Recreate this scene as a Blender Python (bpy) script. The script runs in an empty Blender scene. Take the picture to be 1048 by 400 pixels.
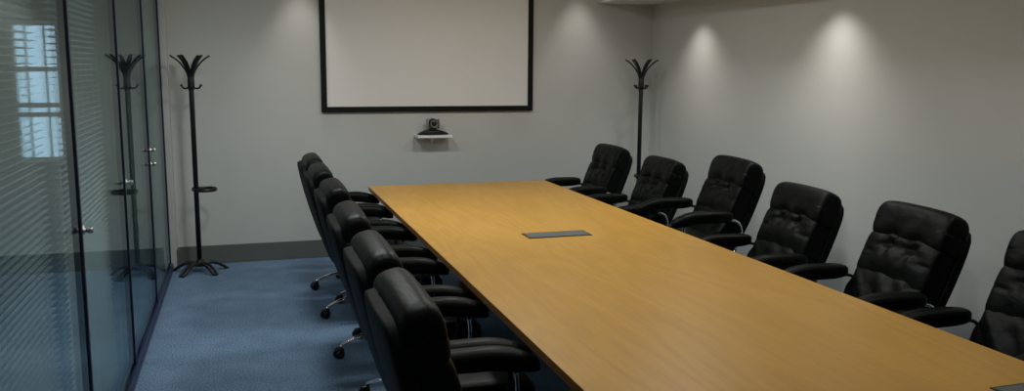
import bpy, bmesh, math, random
from mathutils import Vector, Matrix, noise
random.seed(7)
S = bpy.context.scene
C = S.collection
PI = math.pi

# ------------------------------------------------------------------ materials
def new_mat(name):
    m = bpy.data.materials.new(name); m.use_nodes = True
    nt = m.node_tree
    return m, nt, nt.nodes['Principled BSDF']

def plain(name, col, rough=.5, metal=0., spec=.5, var=.0, vscale=8., bump=0., bscale=200.):
    m, nt, b = new_mat(name)
    b.inputs['Roughness'].default_value = rough
    b.inputs['Metallic'].default_value = metal
    b.inputs['Specular IOR Level'].default_value = spec
    tc = nt.nodes.new('ShaderNodeTexCoord')
    n = nt.nodes.new('ShaderNodeTexNoise'); n.inputs['Scale'].default_value = vscale; n.inputs['Detail'].default_value = 4
    nt.links.new(tc.outputs['Object'], n.inputs['Vector'])
    r = nt.nodes.new('ShaderNodeValToRGB')
    r.color_ramp.elements[0].position = .3; r.color_ramp.elements[1].position = .7
    r.color_ramp.elements[0].color = tuple(c*(1-var) for c in col)+(1,)
    r.color_ramp.elements[1].color = tuple(min(1, c*(1+var)) for c in col)+(1,)
    nt.links.new(n.outputs['Fac'], r.inputs['Fac']); nt.links.new(r.outputs['Color'], b.inputs['Base Color'])
    if bump:
        n2 = nt.nodes.new('ShaderNodeTexNoise'); n2.inputs['Scale'].default_value = bscale; n2.inputs['Detail'].default_value = 3
        nt.links.new(tc.outputs['Object'], n2.inputs['Vector'])
        bp = nt.nodes.new('ShaderNodeBump'); bp.inputs['Strength'].default_value = bump; bp.inputs['Distance'].default_value = .004
        nt.links.new(n2.outputs['Fac'], bp.inputs['Height']); nt.links.new(bp.outputs['Normal'], b.inputs['Normal'])
    return m

def leather_mat():
    m, nt, b = new_mat('black_leather')
    b.inputs['Roughness'].default_value = .43
    b.inputs['Specular IOR Level'].default_value = .13
    tc = nt.nodes.new('ShaderNodeTexCoord')
    n = nt.nodes.new('ShaderNodeTexNoise'); n.inputs['Scale'].default_value = 9; n.inputs['Detail'].default_value = 3; n.inputs['Distortion'].default_value = .6
    mp = nt.nodes.new('ShaderNodeMapping'); mp.inputs['Scale'].default_value = (1, .7, 1.5)
    nt.links.new(tc.outputs['Object'], mp.inputs['Vector']); nt.links.new(mp.outputs['Vector'], n.inputs['Vector'])
    v = nt.nodes.new('ShaderNodeTexVoronoi'); v.inputs['Scale'].default_value = 260
    nt.links.new(tc.outputs['Object'], v.inputs['Vector'])
    b1 = nt.nodes.new('ShaderNodeBump'); b1.inputs['Strength'].default_value = .15; b1.inputs['Distance'].default_value = .03
    nt.links.new(n.outputs['Fac'], b1.inputs['Height'])
    b2 = nt.nodes.new('ShaderNodeBump'); b2.inputs['Strength'].default_value = .12; b2.inputs['Distance'].default_value = .002
    nt.links.new(v.outputs['Distance'], b2.inputs['Height']); nt.links.new(b1.outputs['Normal'], b2.inputs['Normal'])
    nt.links.new(b2.outputs['Normal'], b.inputs['Normal'])
    r = nt.nodes.new('ShaderNodeValToRGB')
    r.color_ramp.elements[0].color = (.0016, .0026, .0020, 1); r.color_ramp.elements[1].color = (.0034, .0052, .0040, 1)
    nt.links.new(n.outputs['Fac'], r.inputs['Fac']); nt.links.new(r.outputs['Color'], b.inputs['Base Color'])
    return m

def wood_mat():
    m, nt, b = new_mat('beech_veneer')
    L = nt.links.new
    tc = nt.nodes.new('ShaderNodeTexCoord')
    mp = nt.nodes.new('ShaderNodeMapping'); mp.inputs['Scale'].default_value = (1.0, .22, 1.0)
    L(tc.outputs['Object'], mp.inputs['Vector'])
    n = nt.nodes.new('ShaderNodeTexNoise'); n.inputs['Scale'].default_value = 2.6; n.inputs['Detail'].default_value = 2; n.inputs['Distortion'].default_value = .4
    L(mp.outputs['Vector'], n.inputs['Vector'])
    mul = nt.nodes.new('ShaderNodeMath'); mul.operation = 'MULTIPLY'; mul.inputs[1].default_value = 60
    L(n.outputs['Fac'], mul.inputs[0])
    sn = nt.nodes.new('ShaderNodeMath'); sn.operation = 'SINE'; L(mul.outputs[0], sn.inputs[0])
    mp2 = nt.nodes.new('ShaderNodeMapping'); mp2.inputs['Scale'].default_value = (90, 4, 1)
    L(tc.outputs['Object'], mp2.inputs['Vector'])
    f = nt.nodes.new('ShaderNodeTexNoise'); f.inputs['Scale'].default_value = 1; f.inputs['Detail'].default_value = 3
    L(mp2.outputs['Vector'], f.inputs['Vector'])
    big = nt.nodes.new('ShaderNodeTexNoise'); big.inputs['Scale'].default_value = 1.1; big.inputs['Detail'].default_value = 2
    L(tc.outputs['Object'], big.inputs['Vector'])
    a = nt.nodes.new('ShaderNodeMath'); a.operation = 'MULTIPLY_ADD'; a.inputs[1].default_value = .075; L(sn.outputs[0], a.inputs[0])
    fm = nt.nodes.new('ShaderNodeMath'); fm.operation = 'MULTIPLY'; fm.inputs[1].default_value = .45; L(f.outputs['Fac'], fm.inputs[0]); L(fm.outputs[0], a.inputs[2])
    a2 = nt.nodes.new('ShaderNodeMath'); a2.operation = 'MULTIPLY_ADD'; a2.inputs[1].default_value = .5; L(big.outputs['Fac'], a2.inputs[0]); L(a.outputs[0], a2.inputs[2])
    r = nt.nodes.new('ShaderNodeValToRGB')
    r.color_ramp.elements[0].position = .22; r.color_ramp.elements[1].position = .74
    r.color_ramp.elements[0].color = (.52, .262, .040, 1); r.color_ramp.elements[1].color = (.68, .365, .066, 1)
    L(a2.outputs[0], r.inputs['Fac']); L(r.outputs['Color'], b.inputs['Base Color'])
    b.inputs['Roughness'].default_value = .38; b.inputs['Specular IOR Level'].default_value = .4
    return m

def carpet_mat():
    m, nt, b = new_mat('blue_carpet')
    L = nt.links.new
    tc = nt.nodes.new('ShaderNodeTexCoord')
    n = nt.nodes.new('ShaderNodeTexNoise'); n.inputs['Scale'].default_value = 110; n.inputs['Detail'].default_value = 3
    L(tc.outputs['Object'], n.inputs['Vector'])
    n2 = nt.nodes.new('ShaderNodeTexNoise'); n2.inputs['Scale'].default_value = 5; n2.inputs['Detail'].default_value = 5
    L(tc.outputs['Object'], n2.inputs['Vector'])
    a = nt.nodes.new('ShaderNodeMath'); a.operation = 'MULTIPLY_ADD'; a.inputs[1].default_value = .22; L(n2.outputs['Fac'], a.inputs[0]); L(n.outputs['Fac'], a.inputs[2])
    r = nt.nodes.new('ShaderNodeValToRGB')
    r.color_ramp.elements[0].position = .40; r.color_ramp.elements[1].position = .84
    r.color_ramp.elements[0].color = (.062, .108, .178, 1); r.color_ramp.elements[1].color = (.25, .36, .51, 1)
    L(a.outputs[0], r.inputs['Fac']); L(r.outputs['Color'], b.inputs['Base Color'])
    b.inputs['Roughness'].default_value = .95; b.inputs['Specular IOR Level'].default_value = .1
    bp = nt.nodes.new('ShaderNodeBump'); bp.inputs['Strength'].default_value = .6; bp.inputs['Distance'].default_value = .004
    L(n.outputs['Fac'], bp.inputs['Height']); L(bp.outputs['Normal'], b.inputs['Normal'])
    return m

def glass_mat():
    m = bpy.data.materials.new('partition_glass'); m.use_nodes = True
    nt = m.node_tree; nt.nodes.clear(); L = nt.links.new
    o = nt.nodes.new('ShaderNodeOutputMaterial'); mx = nt.nodes.new('ShaderNodeMixShader')
    t = nt.nodes.new('ShaderNodeBsdfTransparent'); t.inputs['Color'].default_value = (.80, .86, .85, 1)
    g = nt.nodes.new('ShaderNodeBsdfGlossy'); g.inputs['Roughness'].default_value = .0; g.inputs['Color'].default_value = (.84, .92, .92, 1)
    fr = nt.nodes.new('ShaderNodeFresnel'); fr.inputs['IOR'].default_value = 1.5
    mu = nt.nodes.new('ShaderNodeMath'); mu.operation = 'MULTIPLY'; mu.inputs[1].default_value = .7; mu.use_clamp = True
    L(fr.outputs[0], mu.inputs[0]); L(mu.outputs[0], mx.inputs['Fac'])
    L(t.outputs[0], mx.inputs[1]); L(g.outputs[0], mx.inputs[2]); L(mx.outputs[0], o.inputs['Surface'])
    return m

M = dict(
    wall=plain('painted_wall', (.60, .605, .575), .85, var=.02, vscale=2, bump=.08, bscale=350, spec=.2),
    ceil=plain('ceiling_paint', (.72, .71, .67), .9, var=.01, spec=.2),
    skirt=plain('grey_skirting', (.125, .135, .125), .55, var=.05),
    carpet=carpet_mat(), wood=wood_mat(),
    wood_edge=plain('table_edge', (.27, .115, .03), .45, var=.2, vscale=20),
    leather=leather_mat(),
    shell=plain('black_leather_back', (.002, .003, .0026), .6, spec=.14, var=.2, vscale=30, bump=.1, bscale=400),
    plastic=plain('black_plastic', (.008, .008, .009), .4, var=.1, spec=.4),
    chrome=plain('chrome', (.88, .89, .92), .12, 1., var=.03),
    steel=plain('brushed_steel', (.66, .65, .62), .28, 1., var=.05),
    darkmetal=plain('black_metal', (.012, .012, .012), .35, .2, var=.1),
    navy=plain('navy_aluminium', (.016, .018, .05), .4, .3, var=.1),
    track=plain('blue_track', (.035, .05, .14), .35, .4, var=.1),
    frame=plain('black_velvet_frame', (.006, .008, .007), .7, var=.1, spec=.2),
    screen=plain('matte_white_screen', (.88, .85, .83), .9, var=.006, vscale=2, spec=.1),
    white=plain('white_laminate', (.85, .86, .86), .4, var=.01),
    grey=plain('grey_flap', (.135, .14, .135), .45, .0, var=.08, vscale=40),
    flapedge=plain('flap_trim', (.03, .03, .028), .4, .2, var=.05),
    slat=plain('slat_aluminium', (.78, .82, .83), .5, .0, var=.02),
    officewall=plain('corridor_wall', (.30, .33, .33), .9, var=.03, spec=.1),
    black=plain('stand_black', (.007, .007, .007), .38, var=.1),
    lens=plain('lens_glass', (.004, .004, .006), .08, var=.1, spec=.8),
    camgrey=plain('camera_grey', (.26, .26, .26), .35, .4, var=.1),
    glass=glass_mat(),
)

# ------------------------------------------------------------------ helpers
def link(name, bm, mat, parent=None, smooth=True, bevel=0):
    me = bpy.data.meshes.new(name)
    bmesh.ops.recalc_face_normals(bm, faces=bm.faces)
    bm.to_mesh(me); bm.free()
    if smooth:
        for p in me.polygons: p.use_smooth = True
    me.materials.append(mat)
    o = bpy.data.objects.new(name, me); C.objects.link(o)
    if parent: o.parent = parent
    if bevel:
        b = o.modifiers.new('bevel', 'BEVEL'); b.width = bevel; b.segments = 3; b.limit_method = 'ANGLE'
        w = o.modifiers.new('wn', 'WEIGHTED_NORMAL')
    return o

def thing(name, label, cat, loc=(0, 0, 0), rz=0, group=None):
    o = bpy.data.objects.new(name, None); C.objects.link(o)
    o.empty_display_size = .1
    o.location = loc; o.rotation_euler = (0, 0, rz); o['label'] = label; o['category'] = cat
    if group: o['group'] = group
    return o

def struct(name, bm, mat, smooth=False, parent=None, bevel=0):
    o = link(name, bm, mat, parent, smooth, bevel)
    if not parent: o['kind'] = 'structure'
    return o

def box(bm, x0, x1, y0, y1, z0, z1):
    v = [bm.verts.new((x, y, z)) for x in (x0, x1) for y in (y0, y1) for z in (z0, z1)]
    for f in ((0, 1, 3, 2), (4, 6, 7, 5), (0, 4, 5, 1), (2, 3, 7, 6), (0, 2, 6, 4), (1, 5, 7, 3)):
        bm.faces.new([v[i] for i in f])
    return bm

def boxm(*a): return box(bmesh.new(), *a)

def softbox(bm, hx, hy, hz, k=4., n=12, fn=None, ky=None):
    """cube of n x n faces rounded to a superellipsoid with exponent k, then passed through fn"""
    vs = {}
    def vert(i, j, l):
        key = (i, j, l)
        if key in vs: return vs[key]
        p = Vector([math.tan((2*q/n-1)*PI/4) for q in key])
        m = max(abs(c) for c in p)
        if ky: s = (((abs(p.x)/m)**k+(abs(p.z)/m)**k)**(ky/k)+(abs(p.y)/m)**ky)**(1/ky)
        else: s = sum((abs(c)/m)**k for c in p)**(1/k)
        p = p/s
        q = Vector((p.x*hx, p.y*hy, p.z*hz))
        if fn: q = fn(q)
        vs[key] = bm.verts.new(q); return vs[key]
    for a in range(n):
        for b in range(n):
            for side in (0, n):
                for ax in range(3):
                    def K(u, w):
                        t = [0, 0, 0]; t[ax] = side; t[(ax+1) % 3] = u; t[(ax+2) % 3] = w; return vert(*t)
                    bm.faces.new((K(a, b), K(a+1, b), K(a+1, b+1), K(a, b+1)))
    return bm

def bez(pts, n=8):
    """Catmull-Rom through the points"""
    P = [Vector(p) for p in pts]; out = []
    for i in range(len(P)-1):
        p0 = P[max(i-1, 0)]; p1 = P[i]; p2 = P[i+1]; p3 = P[min(i+2, len(P)-1)]
        for j in range(n):
            t = j/n
            out.append(.5*((2*p1)+(p2-p0)*t+(2*p0-5*p1+4*p2-p3)*t*t+(3*p1-p0-3*p2+p3)*t**3))
    out.append(P[-1]); return out

def tube(bm, pts, r, seg=10, flat=1., up=Vector((0, 0, 1)), closed_ends=True):
    """r: number or function of 0..1; flat scales the second axis"""
    rings = []
    N = len(pts)
    side = None
    for i, p in enumerate(pts):
        d = (pts[min(i+1, N-1)]-pts[max(i-1, 0)]).normalized()
        if side is None:
            s = d.cross(up)
            if s.length < .05: s = d.cross(Vector((1, 0, 0)))
            side = s.normalized()
        else:
            side = (side-d*side.dot(d)).normalized()
        w = d.cross(side)
        rr = r(i/(N-1)) if callable(r) else r
        ra, rb = rr if isinstance(rr, tuple) else (rr, rr*flat)
        rings.append([bm.verts.new(p+side*(math.cos(2*PI*k/seg)*ra)+w*(math.sin(2*PI*k/seg)*rb)) for k in range(seg)])
    for a, b in zip(rings, rings[1:]):
        for k in range(seg): bm.faces.new((a[k], a[(k+1) % seg], b[(k+1) % seg], b[k]))
    if closed_ends:
        bm.faces.new(rings[0]); bm.faces.new(rings[-1])
    return bm

def lathe(bm, prof, seg=24, mat=Matrix()):
    """profile of (r,z) around z, moved by mat"""
    rings = []
    for r, z in prof:
        if r < 1e-6: rings.append([bm.verts.new(mat @ Vector((0, 0, z)))])
        else: rings.append([bm.verts.new(mat @ Vector((r*math.cos(2*PI*k/seg), r*math.sin(2*PI*k/seg), z))) for k in range(seg)])
    for a, b in zip(rings, rings[1:]):
        for k in range(seg):
            l = (k+1) % seg
            if len(a) == 1 and len(b) == 1: continue
            if len(a) == 1: bm.faces.new((a[0], b[k], b[l]))
            elif len(b) == 1: bm.faces.new((a[k], a[l], b[0]))
            else: bm.faces.new((a[k], a[l], b[l], b[k]))
    if len(rings[0]) > 1: bm.faces.new(rings[0])
    if len(rings[-1]) > 1: bm.faces.new(rings[-1])
    return bm

# ------------------------------------------------------------------ room
XG, XW, YW, YN = -.628, 3.848, 7.70, -2.2      # glass line, right wall, far wall, near wall
ZC, ZB = 2.68, 2.305                            # ceiling, bulkhead underside
YF = 10.2                                       # far end of the office beyond the glass
XO = -4.2
struct('floor', boxm(XO-.1, XW+.1, YN-.1, YF+.1, -.1, 0), M['carpet'])
struct('ceiling', boxm(XO-.1, XW+.1, YN-.1, YF+.1, ZC, ZC+.1), M['ceil'])
struct('wall_back', boxm(-.57, XW+.1, YW, YW+.12, 0, ZC), M['wall'])
struct('wall_right', boxm(XW, XW+.12, YN, YW, 0, ZC), M['wall'])
struct('wall_front', boxm(XO-.1, XW+.1, YN-.12, YN, 0, ZC), M['wall'])
struct('trim_1', boxm(3.262, XW, YN, YW, ZB, ZC), M['ceil'])                 # dropped strip along the right wall
struct('trim_2', boxm(-.73, -.57, 7.575, YW+.12, 0, ZC), M['wall'])          # plastered post at the end of the glass
struct('baseboard_back', boxm(-.57, XW, YW-.018, YW, 0, .16), M['skirt'], bevel=.004)
struct('baseboard_right', boxm(XW-.018, XW, YN, YW-.018, 0, .16), M['skirt'], bevel=.004)
struct('baseboard_post', boxm(-.572, -.555, 7.57, YW-.018, 0, .16), M['skirt'], bevel=.003)
# office beyond the glass
struct('wall_office_side', boxm(XO-.1, XO, YN, YF, 0, ZC), M['officewall'])
bm = bmesh.new()
WX0, WX1, WZ0, WZ1 = -2.25, -1.84, .66, 2.15
box(bm, XO, WX0, YF, YF+.1, 0, ZC); box(bm, WX1, -.6, YF, YF+.1, 0, ZC)
box(bm, WX0, WX1, YF, YF+.1, 0, WZ0); box(bm, WX0, WX1, YF, YF+.1, WZ1, ZC)
struct('wall_office_end', bm, M['officewall'])
struct('wall_office_return', boxm(-.73, -.6, YW+.12, YF, 0, ZC), M['officewall'])
# window of the office
w = struct('window_5', boxm(WX0, WX1, YF+.05, YF+.056, WZ0, WZ1), M['glass'])
bm = bmesh.new()
for x in (WX0-.01, WX0+.09, WX0+.27, WX1-.02): box(bm, x, x+.022, YF+.03, YF+.08, WZ0, WZ1)
for z in (WZ0, 1.14, 1.24, 1.62, WZ1-.05): box(bm, WX0, WX1, YF+.03, YF+.08, z, z+.05)
struct('window_frame', bm, M['white'], parent=w)

# glass front: panes, mullions, channels
MUL = [1.45, 3.651, 5.002, 6.328, 7.545]
def pane(name, y0, y1):
    return struct(name, boxm(XG-.006, XG+.006, y0+.012, y1-.012, .05, ZC-.05), M['glass'])
panes = [pane('window_1', -.8, MUL[0]), pane('window_2', MUL[0], MUL[1]), pane('door_1', MUL[1], MUL[2]), pane('door_2', MUL[2], MUL[3]), pane('window_3', MUL[3], MUL[4])]
for i, y in enumerate(MUL+[-.8]):
    struct('trim_%d' % (3+i), boxm(XG-.022, XG+.012, y-.011, y+.011, .045, ZC-.05), M['navy'])
bm = boxm(XG-.06, XG+.03, YN, 7.575, 0, .028); box(bm, XG-.05, XG-.012, YN, 7.575, .028, .05); box(bm, XG+.014, XG+.024, YN, 7.575, .028, .05)
struct('trim_10', bm, M['track'], bevel=.003)
struct('trim_11', boxm(XG-.05, XG+.03, YN, 7.575, ZC-.06, ZC), M['track'])
struct('wall_left', boxm(XG-.05, XG+.03, YN, -.82, 0, ZC-.06), M['wall'])
def knob(y, z, par, L=.038, r=.013):
    bm = bmesh.new()
    lathe(bm, [(r*1.5, 0), (r*1.5, .006), (r*.75, .008), (r*.75, L*.45), (r, L*.45+.003), (r, L-.002), (r-.002, L)], 16,
          Matrix.Translation((XG+.0075, y, z)) @ Matrix.Rotation(PI/2, 4, 'Y'))
    o = link('handle', bm, M['steel'], par); o['label'] = 'steel knob handle'
knob(MUL[1]+.03, 1.05, panes[2]); knob(MUL[2]+.03, 1.065, panes[3]); knob(MUL[3]+.03, 1.118, panes[4]); knob(MUL[3]+.03, 1.02, panes[4])

# venetian blinds behind the glass
def blind(y0, y1, label):
    t = thing('venetian_blind', label, 'blind', (-.70, (y0+y1)/2, 0), 0)
    h = (y1-y0)/2
    link('head_rail', boxm(-.018, .018, -h, h, 2.56, 2.60), M['slat'], t, False, .003)
    bm = bmesh.new()
    z = .11
    while z < 2.55:
        n = 4; rows = []
        for i in range(n+1):
            u = i/n-.5
            x = u*.026; zz = z+.002*(1-4*u*u)+u*.005
            rows.append([bm.verts.new((x, -h, zz)), bm.verts.new((x, h, zz))])
        for a, b in zip(rows, rows[1:]): bm.faces.new((a[0], a[1], b[1], b[0]))
        z += .0265
    link('slats', bm, M['slat'], t)
    link('bottom_rail', boxm(-.014, .014, -h, h, .07, .09), M['slat'], t, False, .003)
    bm = bmesh.new()
    k = 3 if h < .8 else 4
    for i in range(k):
        y = -h*.82+2*h*.82*i/(k-1)
        for x in (-.014, .014): box(bm, x-.0007, x+.0007, y-.0012, y+.0012, .09, 2.56)
    link('cord', bm, M['white'], t, False)
blind(1.50, 3.47, 'wide grey venetian blind behind the nearest glass pane, office window glowing through it')
blind(3.74, 4.86, 'narrow grey venetian blind behind the second glass pane, between two steel knobs')

# ------------------------------------------------------------------ conference table
TXL, TXR, TYF, TYN, TZ = .960, 2.488, 6.965, -.35, .73
tab = thing('conference_table', 'long light beech boardroom table with grey cable flaps in its top', 'table', ((TXL+TXR)/2, (TYF+TYN)/2, 0))
hx, hy = (TXR-TXL)/2, (TYF-TYN)/2
link('tabletop', boxm(-hx, hx, -hy, hy, TZ-.006, TZ), M['wood'], tab, False, .002)
link('edge_band', boxm(-hx+.001, hx-.001, -hy+.001, hy-.001, TZ-.036, TZ-.006), M['wood_edge'], tab, False, .002)
for y in (-2.6, 0, 2.6):
    bm = boxm(-.26, .26, y-.03, y+.03, .03, TZ-.036); box(bm, -.34, .34, y-.06, y+.06, 0, .03)
    link('pedestal', bm, M['wood_edge'], tab, False, .004)
def flap(cx, cy, w=.195):
    y = cy-(TYF+TYN)/2; x = cx-(TXL+TXR)/2
    f = link('cable_flap', boxm(x-w, x+w, y-.076, y+.076, TZ, TZ+.003), M['flapedge'], tab, False)
    f['label'] = 'flush grey cable access flap'
    link('flap_lid', boxm(x-w+.011, x+w-.011, y-.064, y+.066, TZ+.003, TZ+.0045), M['grey'], f, False, .001)
flap(1.734, 4.63); flap(2.318, 1.89, .15)

# ------------------------------------------------------------------ executive chair
BA = math.radians(18.5)
BO = Vector((-.150, 0, .442))
BU = Vector((-math.sin(BA), 0, math.cos(BA))); BN = Vector((math.cos(BA), 0, math.sin(BA)))
def back(s, y, n):
    n2 = n-.012*math.sin(max(0, min(1, s/.6))*PI)
    return BO+BU*s+Vector((0, y, 0))+BN*n2
def g(d, w): return math.exp(-(d*d)/(w*w))

def make_chair(name):
    t = thing(name, '', 'chair')
    up = []; basep = []
    # seat
    bm = bmesh.new()
    def f(q):
        x, y, z = q
        z = z+.012*(1-(x/.27)**2)*(1-(y/.27)**2)*(1 if z > 0 else 0)
        if x > .12: z -= (x-.12)**2*1.6
        z -= .010*g(y, .015)*0 + .008*math.sin(y*60)*g(x+.2, .08)*.6
        z += .03*(abs(y)/.255)**4*(1 if z > 0 else 0)*.6
        return Vector((x+.02, y, z+.445))
    softbox(bm, .27, .255, .062, 5, 16, f)
    up.append(link('seat', bm, M['leather'], t))
    bm = bmesh.new(); softbox(bm, .235, .23, .022, 6, 8, lambda q: q+Vector((.01, 0, .372)))
    up.append(link('seat_pan', bm, M['plastic'], t))
    # back shell
    bm = bmesh.new()
    def f(q):
        s, y, n = q
        k = 1-.10*max(0, -s/.29)**2
        s2 = s+.285
        return back(s2, y*k, n-.092 - .010*(1-(y/.26)**2)*(1 if n < 0 else .3))
    softbox(bm, .302, .265, .030, 7, 16, f)
    up.append(link('back_shell', bm, M['shell'], t))
    bm = bmesh.new()      # piping round the shell
    pts = []
    for i in range(61):
        a = 2*PI*i/60
        c, s_ = math.cos(a), math.sin(a)
        e = 2/7
        yy = math.copysign(abs(c)**e, c)*.262; ss = math.copysign(abs(s_)**e, s_)*.299
        k = 1-.10*max(0, -ss/.29)**2
        pts.append(back(ss+.285, yy*k, -.078))
    tube(bm, pts, .0045, 6)
    link('piping', bm, M['leather'], up[-1])
    # back cushions
    def cushion(nm, s0, s1, hy, th, nc, kx, kind, ky=12):
        bm = bmesh.new()
        sc, hs = (s0+s1)/2, (s1-s0)/2
        def f(q):
            s, y, n = q
            S_ = s+sc
            if n > -th*.2:
                fr = max(0, min(1, (n+th*.2)/(th*1.2)))
                if kind == 'upper':
                    for ty in (-.085, .085):
                        d = math.hypot((y-ty), (s-hs*.55)*1.1)
                        n -= fr*.036*g(d, .030)
                        a = math.atan2(s-hs*.55, y-ty)
                        n += fr*.007*math.sin(a*5+ty*9)*g(d, .11)*(1-g(d, .025))
                    n += fr*.014*g(s+.01, .06)*(1-(y/hy)**2)
                    n -= fr*.010*g(s-.01, .012)*g(abs(y)-.19, .05)
                elif kind == 'lumbar':
                    n += fr*(.014*(1-(y/hy)**2)+.004*math.sin(y*38+s*30))
                    n += fr*.006*math.sin(abs(y)*55-s*60)*g(abs(y)-.2, .07)
                elif kind == 'head':
                    n += fr*.006*math.sin(y*30+1)*g(s+hs*.7, .05)
                    n -= fr*.020*g(s+hs*.75, .035)*(g(y-.085, .05)+g(y+.085, .05))
            sag = -.012*(abs(y)/hy)**3 if kind == 'head' else 0
            n += .0025*noise.noise(Vector((s*18, y*18, sc*31)))
            return back(S_+sag*(1 if s > 0 else .2), y, n+nc)
        softbox(bm, hs, hy, th, kx, 24, f, ky)
        o = link(nm, bm, M['leather'], t); up.append(o); return o
    cushion('lumbar_cushion', .0, .255, .254, .062, -.012, 3.6, 'lumbar')
    cushion('upper_cushion', .185, .455, .257, .064, -.012, 3.6, 'upper')
    cushion('head_roll', .405, .625, .263, .072, -.020, 2.9, 'head', 12)
    # arms
    for sd in (1, -1):
        bm = bmesh.new()
        def f(q):
            x, y, z = q
            dr = max(0, x)
            z2 = z*(1-.12*max(0, (x-.1)/.14)) - .95*dr*dr
            z2 += .006*(1-(y/.045)**2) if z > 0 else 0
            return Vector((x+.008, y+sd*.300, z2+.662))
        softbox(bm, .212, .048, .038, 3.6, 16, f)
        arm = link('armrest', bm, M['leather'], t); up.append(arm)
        bm = bmesh.new()
        pts = bez([(.13, sd*.294, .607), (.135, sd*.294, .52), (.11, sd*.294, .43), (.05, sd*.25, .385), (-.03, sd*.22, .372), (-.12, sd*.25, .385), (-.22, sd*.294, .42),
                   (-.255, sd*.297, .48), (-.275, sd*.300, .55), (-.255, sd*.300, .617), (-.20, sd*.300, .640), (-.10, sd*.300, .640)], 6)
        tube(bm, pts, (lambda u: (.011, .009)), 10)
        link('arm_loop', bm, M['chrome'] if sd > 0 else M['darkmetal'], arm)  # same metal on both arms; the unlit loop's darkness is put into its colour
    # column and mechanism
    bm = bmesh.new()
    softbox(bm, .11, .075, .03, 7, 6, lambda q: q+Vector((0, 0, .335)))
    up.append(link('tilt_mechanism', bm, M['plastic'], t))
    bm = bmesh.new(); lathe(bm, [(.028, .13), (.028, .25), (.02, .251), (.02, .42-.06)], 16)
    basep.append(link('gas_column', bm, M['plastic'], t))
    bm = bmesh.new(); lathe(bm, [(0, .075), (.05, .075), (.055, .10), (.05, .125), (.033, .14), (0, .14)], 20)
    basep.append(link('base_hub', bm, M['chrome'], t))
    for k in range(5):
        R = Matrix.Rotation(PI+2*PI*k/5, 4, 'Z')
        bm = bmesh.new()
        pts = [R @ p for p in bez([(.035, 0, .115), (.12, 0, .122), (.22, 0, .108), (.30, 0, .078), (.318, 0, .066)], 5)]
        tube(bm, pts, lambda u: (.020-.008*u, .013-.004*u), 10)
        leg = link('base_leg', bm, M['chrome'], t); basep.append(leg)
        bm = bmesh.new()
        sw = Matrix.Translation(R @ Vector((.318, 0, 0))) @ Matrix.Rotation(k*1.3+.4, 4, 'Z')
        for s2 in (-1, 1):
            lathe(bm, [(0, -.010), (.024, -.010), (.029, -.005), (.029, .005), (.022, .011), (0, .011)], 18,
                  sw @ Matrix.Translation((-.012, s2*.0145, .029)) @ Matrix.Rotation(PI/2, 4, 'X'))
        lathe(bm, [(.008, .03), (.008, .068), (.011, .07), (0, .072)], 10, sw)
        softbox(bm, .022, .026, .010, 4, 4, lambda q: sw @ (q+Vector((-.008, 0, .054))))
        link('caster', bm, M['plastic'], leg)
    t['_n'] = 0; del t['_n']
    return t, up, basep

chair, UP, BASE = make_chair('office_chair')
up_names = {o.name for o in UP}
def dup(src):
    r = src.copy(); C.objects.link(r)
    for ch in src.children:
        c = ch.copy(); C.objects.link(c); c.parent = r
        c['_up'] = 1 if ch.name in up_names else 0
        for gch in ch.children:
            d = gch.copy(); C.objects.link(d); d.parent = c
    return r
for o in UP: o['_up'] = 1
for o in BASE: o['_up'] = 0
ordinal = ['farthest', 'second farthest', 'third farthest', 'fourth farthest', 'second nearest', 'nearest']
# x, y, yaw (deg, 0 = square to the table), height change, base turn (deg)
LEFT = [(.81, 6.55, 0, 0, 0), (.805, 5.85, 0, 0, 15), (.81, 4.99, 0, 0, 12), (.795, 4.06, -1, 0, 30), (.785, 3.23, 0, .005, 5), (.775, 2.52, 0, .01, 25)]
RIGHT = [(2.735, 6.95, 0, .005, 10), (2.735, 5.97, -2, -.005, 30), (2.845, 5.14, -4, .08, 20), (2.79, 4.28, -3, 0, 0), (2.835, 3.43, -4, .01, 40), (2.89, 2.64, -2, -.005, 15)]
LLAB = ['black leather chair at the far end of the left row, nearest the screen wall',
        'second chair from the screen wall in the left row',
        'black leather chair, third from the screen wall in the left row',
        'black leather chair, third from the camera in the left row',
        'black leather chair, second from the camera in the left row',
        'nearest and largest black leather chair in the left row']
RLAB = ['farthest black leather chair of the right row, at the far table corner',
        'second chair from the far end of the right row, beside the coat stand',
        'raised black leather chair of the right row, its seat higher than the others',
        'fourth chair from the far end of the right row, next to the raised chair',
        'large black leather tufted chair, second from the camera in the right row',
        'nearest chair of the right row, cut off by the right edge']
first = [True]
def place(x, y, rz, dz, base, label, group):
    r = chair if first[0] else dup(chair)
    first[0] = False
    r.location = (x, y, 0); r.rotation_euler = (0, 0, rz); r['label'] = label; r['group'] = group
    return r, dz, base
placed = []
for (x, y, yaw, dz, b), lab in zip(LEFT, LLAB): placed.append(place(x, y, math.radians(yaw), dz, b, lab, 'chairs along the left side of the table'))
for (x, y, yaw, dz, b), lab in zip(RIGHT, RLAB): placed.append(place(x, y, PI+math.radians(yaw), dz, b, lab, 'chairs along the right side of the table'))
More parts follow.
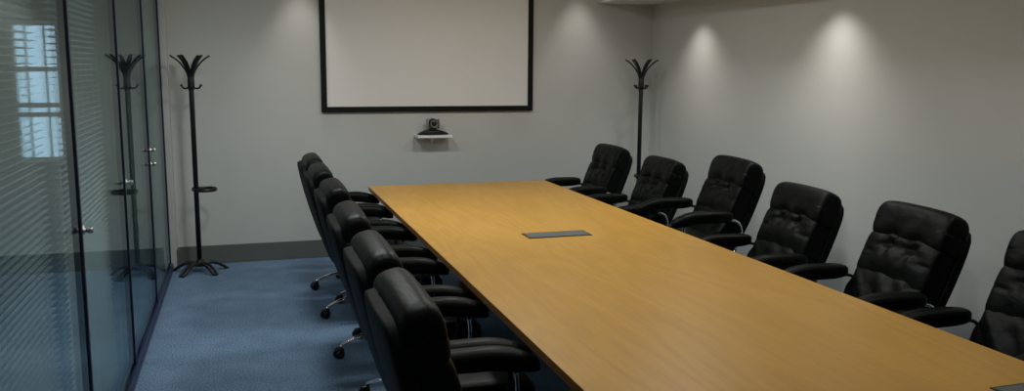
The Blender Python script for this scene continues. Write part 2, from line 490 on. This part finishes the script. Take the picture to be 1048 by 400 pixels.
for r, dz, b in placed:
    for c in r.children:
        if c.name.split('.')[0] in ('back_shell', 'lumbar_cushion', 'upper_cushion', 'head_roll'):     # how far the back leans
            pv = Vector((-.17, 0, .45)); a = math.radians(3 if r.location.x < 1.5 else -4)
            q = Matrix.Rotation(a, 4, 'Y')
            c.rotation_euler = (0, a, 0); c.location = pv-(q @ pv)+Vector((0, 0, dz))
        elif c['_up']:
            c.location.z = dz
            if c.name.startswith('armrest') and r.location.x > 1.5 and r.location.y < 4.5:      # arms set a notch lower
                k = (4.5-r.location.y)/1.9
                c.location.z -= .016+.028*k; c.location.x += .03*k
        else: c.rotation_euler.z = math.radians(b)
        if c.name.startswith('gas_column'): c.location.z = dz*.5
        del c['_up']

# ------------------------------------------------------------------ coat stands
def coat_stand(label, loc, rz):
    t = thing('coat_stand', label, 'coat stand', loc, rz, 'black coat stands')
    bm = bmesh.new(); lathe(bm, [(.020, .05), (.020, 1.56), (.013, 1.60), (0, 1.61)], 16)
    link('pole', bm, M['black'], t)
    bm = bmesh.new(); lathe(bm, [(.0, 1.50), (.024, 1.50), (.028, 1.53), (.026, 1.60), (.020, 1.63), (0, 1.64)], 16)
    link('collar', bm, M['black'], t)
    for k in range(6):
        a = 2*PI*k/6+.35
        R = Matrix.Rotation(a, 4, 'Z')
        bm = bmesh.new()
        pts = [R @ p for p in bez([(.016, 0, 1.55), (.022, 0, 1.62), (.050, 0, 1.68), (.095, 0, 1.735), (.150, 0, 1.775)], 6)]
        tube(bm, pts, lambda u: (.009+.010*math.sin(min(1, u*1.1)*PI*.8), .007), 10, up=R @ Vector((1, 0, 0)) if False else Vector((0, 0, 1)))
        link('upper_hook', bm, M['black'], t)
    for k in range(4):
        R = Matrix.Rotation(2*PI*k/4+.2, 4, 'Z')
        bm = bmesh.new()
        pts = [R @ p for p in bez([(.015, 0, 1.525), (.035, 0, 1.514), (.058, 0, 1.516), (.074, 0, 1.538)], 5)]
        tube(bm, pts, lambda u: .008-.001*u, 8)
        bmesh.ops.create_uvsphere(bm, u_segments=10, v_segments=8, radius=.010, matrix=Matrix.Translation(R @ Vector((.074, 0, 1.538))))
        link('lower_hook', bm, M['black'], t)
    bm = bmesh.new()     # umbrella ring
    pts = [Vector((.072+.088*math.cos(2*PI*i/32), .088*math.sin(2*PI*i/32), .69)) for i in range(33)]
    tube(bm, pts, (lambda u: (.008, .014)), 8)
    tube(bm, [Vector((-.030, 0, .69)), Vector((.0, 0, .69))], .018, 10)
    link('umbrella_ring', bm, M['black'], t)
    bm = bmesh.new(); lathe(bm, [(0, .05), (.045, .05), (.05, .068), (.03, .085), (.018, .11), (0, .11)], 20)
    link('base_hub', bm, M['darkmetal'], t)
    for k in range(5):
        R = Matrix.Rotation(2*PI*k/5+.5, 4, 'Z')
        bm = bmesh.new()
        for w in (-1, 1):
            pts = [R @ p for p in bez([(.03, w*.014, .072), (.10, w*.018, .072), (.165, w*.018, .045), (.215, w*.014, .009)], 6)]
            tube(bm, pts, .0115, 8)
        softbox(bm, .018, .024, .008, 4, 4, lambda q: R @ (q+Vector((.215, 0, .0085))))
        link('foot', bm, M['black'], t)
    return t
coat_stand('black coat stand with umbrella ring in the left corner beside the glass wall', (-.385, 7.41, 0), -.2)
coat_stand('black coat stand in the right corner behind the farthest right chairs', (3.55, 7.30, 0), .3)

# ------------------------------------------------------------------ screen, shelf, camera
scr = thing('projection_screen', 'large white projection screen with black frame on the far wall', 'screen', (1.638, YW, 0))
SX, Z0, Z1 = .974, 1.296, 2.50
link('screen_surface', boxm(-SX+.042, SX-.042, -.022, -.002, Z0+.042, Z1-.042), M['screen'], scr, False)
bm = bmesh.new()
o = [(-SX, Z0), (SX, Z0), (SX, Z1), (-SX, Z1)]; i_ = [(-SX+.048, Z0+.048), (SX-.048, Z0+.048), (SX-.048, Z1-.048), (-SX+.048, Z1-.048)]
for (yo, yi) in ((-.036, -.036),):
    vo = [bm.verts.new((x, -.036, z)) for x, z in o]; vi = [bm.verts.new((x, -.036, z)) for x, z in i_]
    wo = [bm.verts.new((x, -.001, z)) for x, z in o]; wi = [bm.verts.new((x, -.001, z)) for x, z in i_]
    for k in range(4):
        l = (k+1) % 4
        bm.faces.new((vo[k], vo[l], vi[l], vi[k])); bm.faces.new((wo[k], wo[l], wi[l], wi[k]))
        bm.faces.new((vo[k], vo[l], wo[l], wo[k])); bm.faces.new((vi[k], vi[l], wi[l], wi[k]))
link('screen_frame', bm, M['frame'], scr, False, .004)

sh = thing('wall_shelf', 'small white wall shelf under the projection screen', 'shelf', (1.642, YW, .012))
link('shelf_board', boxm(-.158, .158, -.19, -.001, 1.055, 1.079), M['white'], sh, False, .004)
bm = bmesh.new()
for pts in ([(-.012, -.001), (-.012, -.15)],):
    v = [bm.verts.new(p) for p in ((-.012, -.001, 1.055), (-.012, -.11, 1.055), (-.012, -.001, 1.0), (.012, -.001, 1.055), (.012, -.11, 1.055), (.012, -.001, 1.0))]
    bm.faces.new((v[0], v[1], v[2])); bm.faces.new((v[3], v[5], v[4])); bm.faces.new((v[0], v[3], v[4], v[1])); bm.faces.new((v[1], v[4], v[5], v[2])); bm.faces.new((v[2], v[5], v[3], v[0]))
link('bracket', bm, M['white'], sh, False)

vc = thing('conference_camera', 'black video conference camera standing on the white wall shelf', 'camera', (1.640, YW-.10, 1.0915))
bm = bmesh.new()
def f(q):
    x, y, z = q
    u = abs(x)/.142
    h = max(0, 1-u*u)
    z2 = (z+.024)/.048
    return Vector((x, y*(.55+.45*h), z2*(.012+.036*h)))
softbox(bm, .142, .072, .024, 4, 14, f)
link('base', bm, M['plastic'], vc)
bm = bmesh.new(); lathe(bm, [(.04, .044), (.036, .056), (0, .058)], 20); link('swivel', bm, M['plastic'], vc)
for s in (-1, 1):
    bm = bmesh.new(); softbox(bm, .009, .03, .044, 4, 8, lambda q: q+Vector((s*.050, 0, .098))); link('yoke_arm', bm, M['camgrey'], vc)
bm = bmesh.new()
H = Matrix.Translation((0, .0, .103)) @ Matrix.Rotation(PI/2+.05, 4, 'X')
lathe(bm, [(0, -.045), (.034, -.045), (.042, -.03), (.044, .02), (.042, .045), (.037, .052), (.030, .052), (.030, .046), (0, .046)], 28, H)
hd = link('camera_head', bm, M['plastic'], vc)
bm = bmesh.new(); lathe(bm, [(.0365, .0525), (.0365, .056), (.030, .056), (.030, .0525)], 28, H); link('lens_ring', bm, M['camgrey'], hd)
bm = bmesh.new(); lathe(bm, [(.029, .047), (.022, .052), (.012, .055), (0, .056)], 24, H); link('lens', bm, M['lens'], hd)

# ------------------------------------------------------------------ light
def spot(name, loc, target, watts, angle, blend=.5, radius=.03, col=(1, .945, .90)):
    l = bpy.data.lights.new(name, 'SPOT'); l.energy = watts; l.spot_size = math.radians(angle); l.spot_blend = blend
    l.shadow_soft_size = radius; l.color = col
    o = bpy.data.objects.new(name, l); C.objects.link(o); o.location = loc
    d = Vector(target)-Vector(loc); o.rotation_euler = d.to_track_quat('-Z', 'Y').to_euler(); return o
def area(name, loc, sx, sy, watts, col=(.95, 1, .985), rot=(0, 0, 0)):
    l = bpy.data.lights.new(name, 'AREA'); l.shape = 'RECTANGLE'; l.size = sx; l.size_y = sy; l.energy = watts; l.color = col
    o = bpy.data.objects.new(name, l); C.objects.link(o); o.location = loc; o.rotation_euler = rot; return o
for y, w in ((6.72, 22), (4.90, 29), (3.02, 6)):
    spot('wall_washer', (XW-.26, y, ZB-.01), (XW-.21, y, 0), w, 106, 1., .05)
for x in (.5, 3.06):
    spot('downlight', (x, YW-.22, ZC-.02), (x, YW-.20, 0), 20, 66, 1., .05)
for y, w in ((1.0, 2), (3.2, 7.5), (5.4, 16.5)):
    for x, k in ((.4, 1.15), (1.72, 1.0), (3.0, .5)):
        area('ceiling_light', (x, y, ZC-.01), .3, .3, w*k)
spot('stand_shadow_spot', (.0, 6.6, ZC-.02), (-.1, 6.9, 0), 13, 110, 1., .03)  # added lamp, throws the left coat stand's shadow on the wall
area('office_fill', (-2.4, 5.0, ZC-.02), 0.6, 2.0, 46, (.9, .95, 1))  # added fill, brightens the slats and the office behind the glass

wd = bpy.data.worlds.new('world'); S.world = wd; wd.use_nodes = True
bg = wd.node_tree.nodes['Background']; bg.inputs['Color'].default_value = (.62, .74, 1, 1); bg.inputs['Strength'].default_value = 2.8

# ------------------------------------------------------------------ camera
f_px, yaw, pitch, roll = 876.11, .30498, .148779, .0069
fw = Vector((math.sin(yaw)*math.cos(pitch), math.cos(yaw)*math.cos(pitch), -math.sin(pitch)))
r0 = Vector((math.cos(yaw), -math.sin(yaw), 0)); u0 = r0.cross(fw)
rt = r0*math.cos(roll)+u0*math.sin(roll); upv = -r0*math.sin(roll)+u0*math.cos(roll)
cam = bpy.data.cameras.new('camera'); co = bpy.data.objects.new('camera', cam); C.objects.link(co)
cam.sensor_width = 36; cam.lens = f_px/1048*36; cam.clip_start = .02
co.matrix_world = Matrix(((rt.x, upv.x, -fw.x, 0), (rt.y, upv.y, -fw.y, 0), (rt.z, upv.z, -fw.z, 1.70), (0, 0, 0, 1)))
S.camera = co

S.view_settings.view_transform = 'Standard'
S.view_settings.look = 'None'
S.view_settings.exposure = 0
S.cycles.use_denoising = True
S.cycles.max_bounces = 8
S.cycles.transparent_max_bounces = 16
S.cycles.sample_clamp_indirect = 4
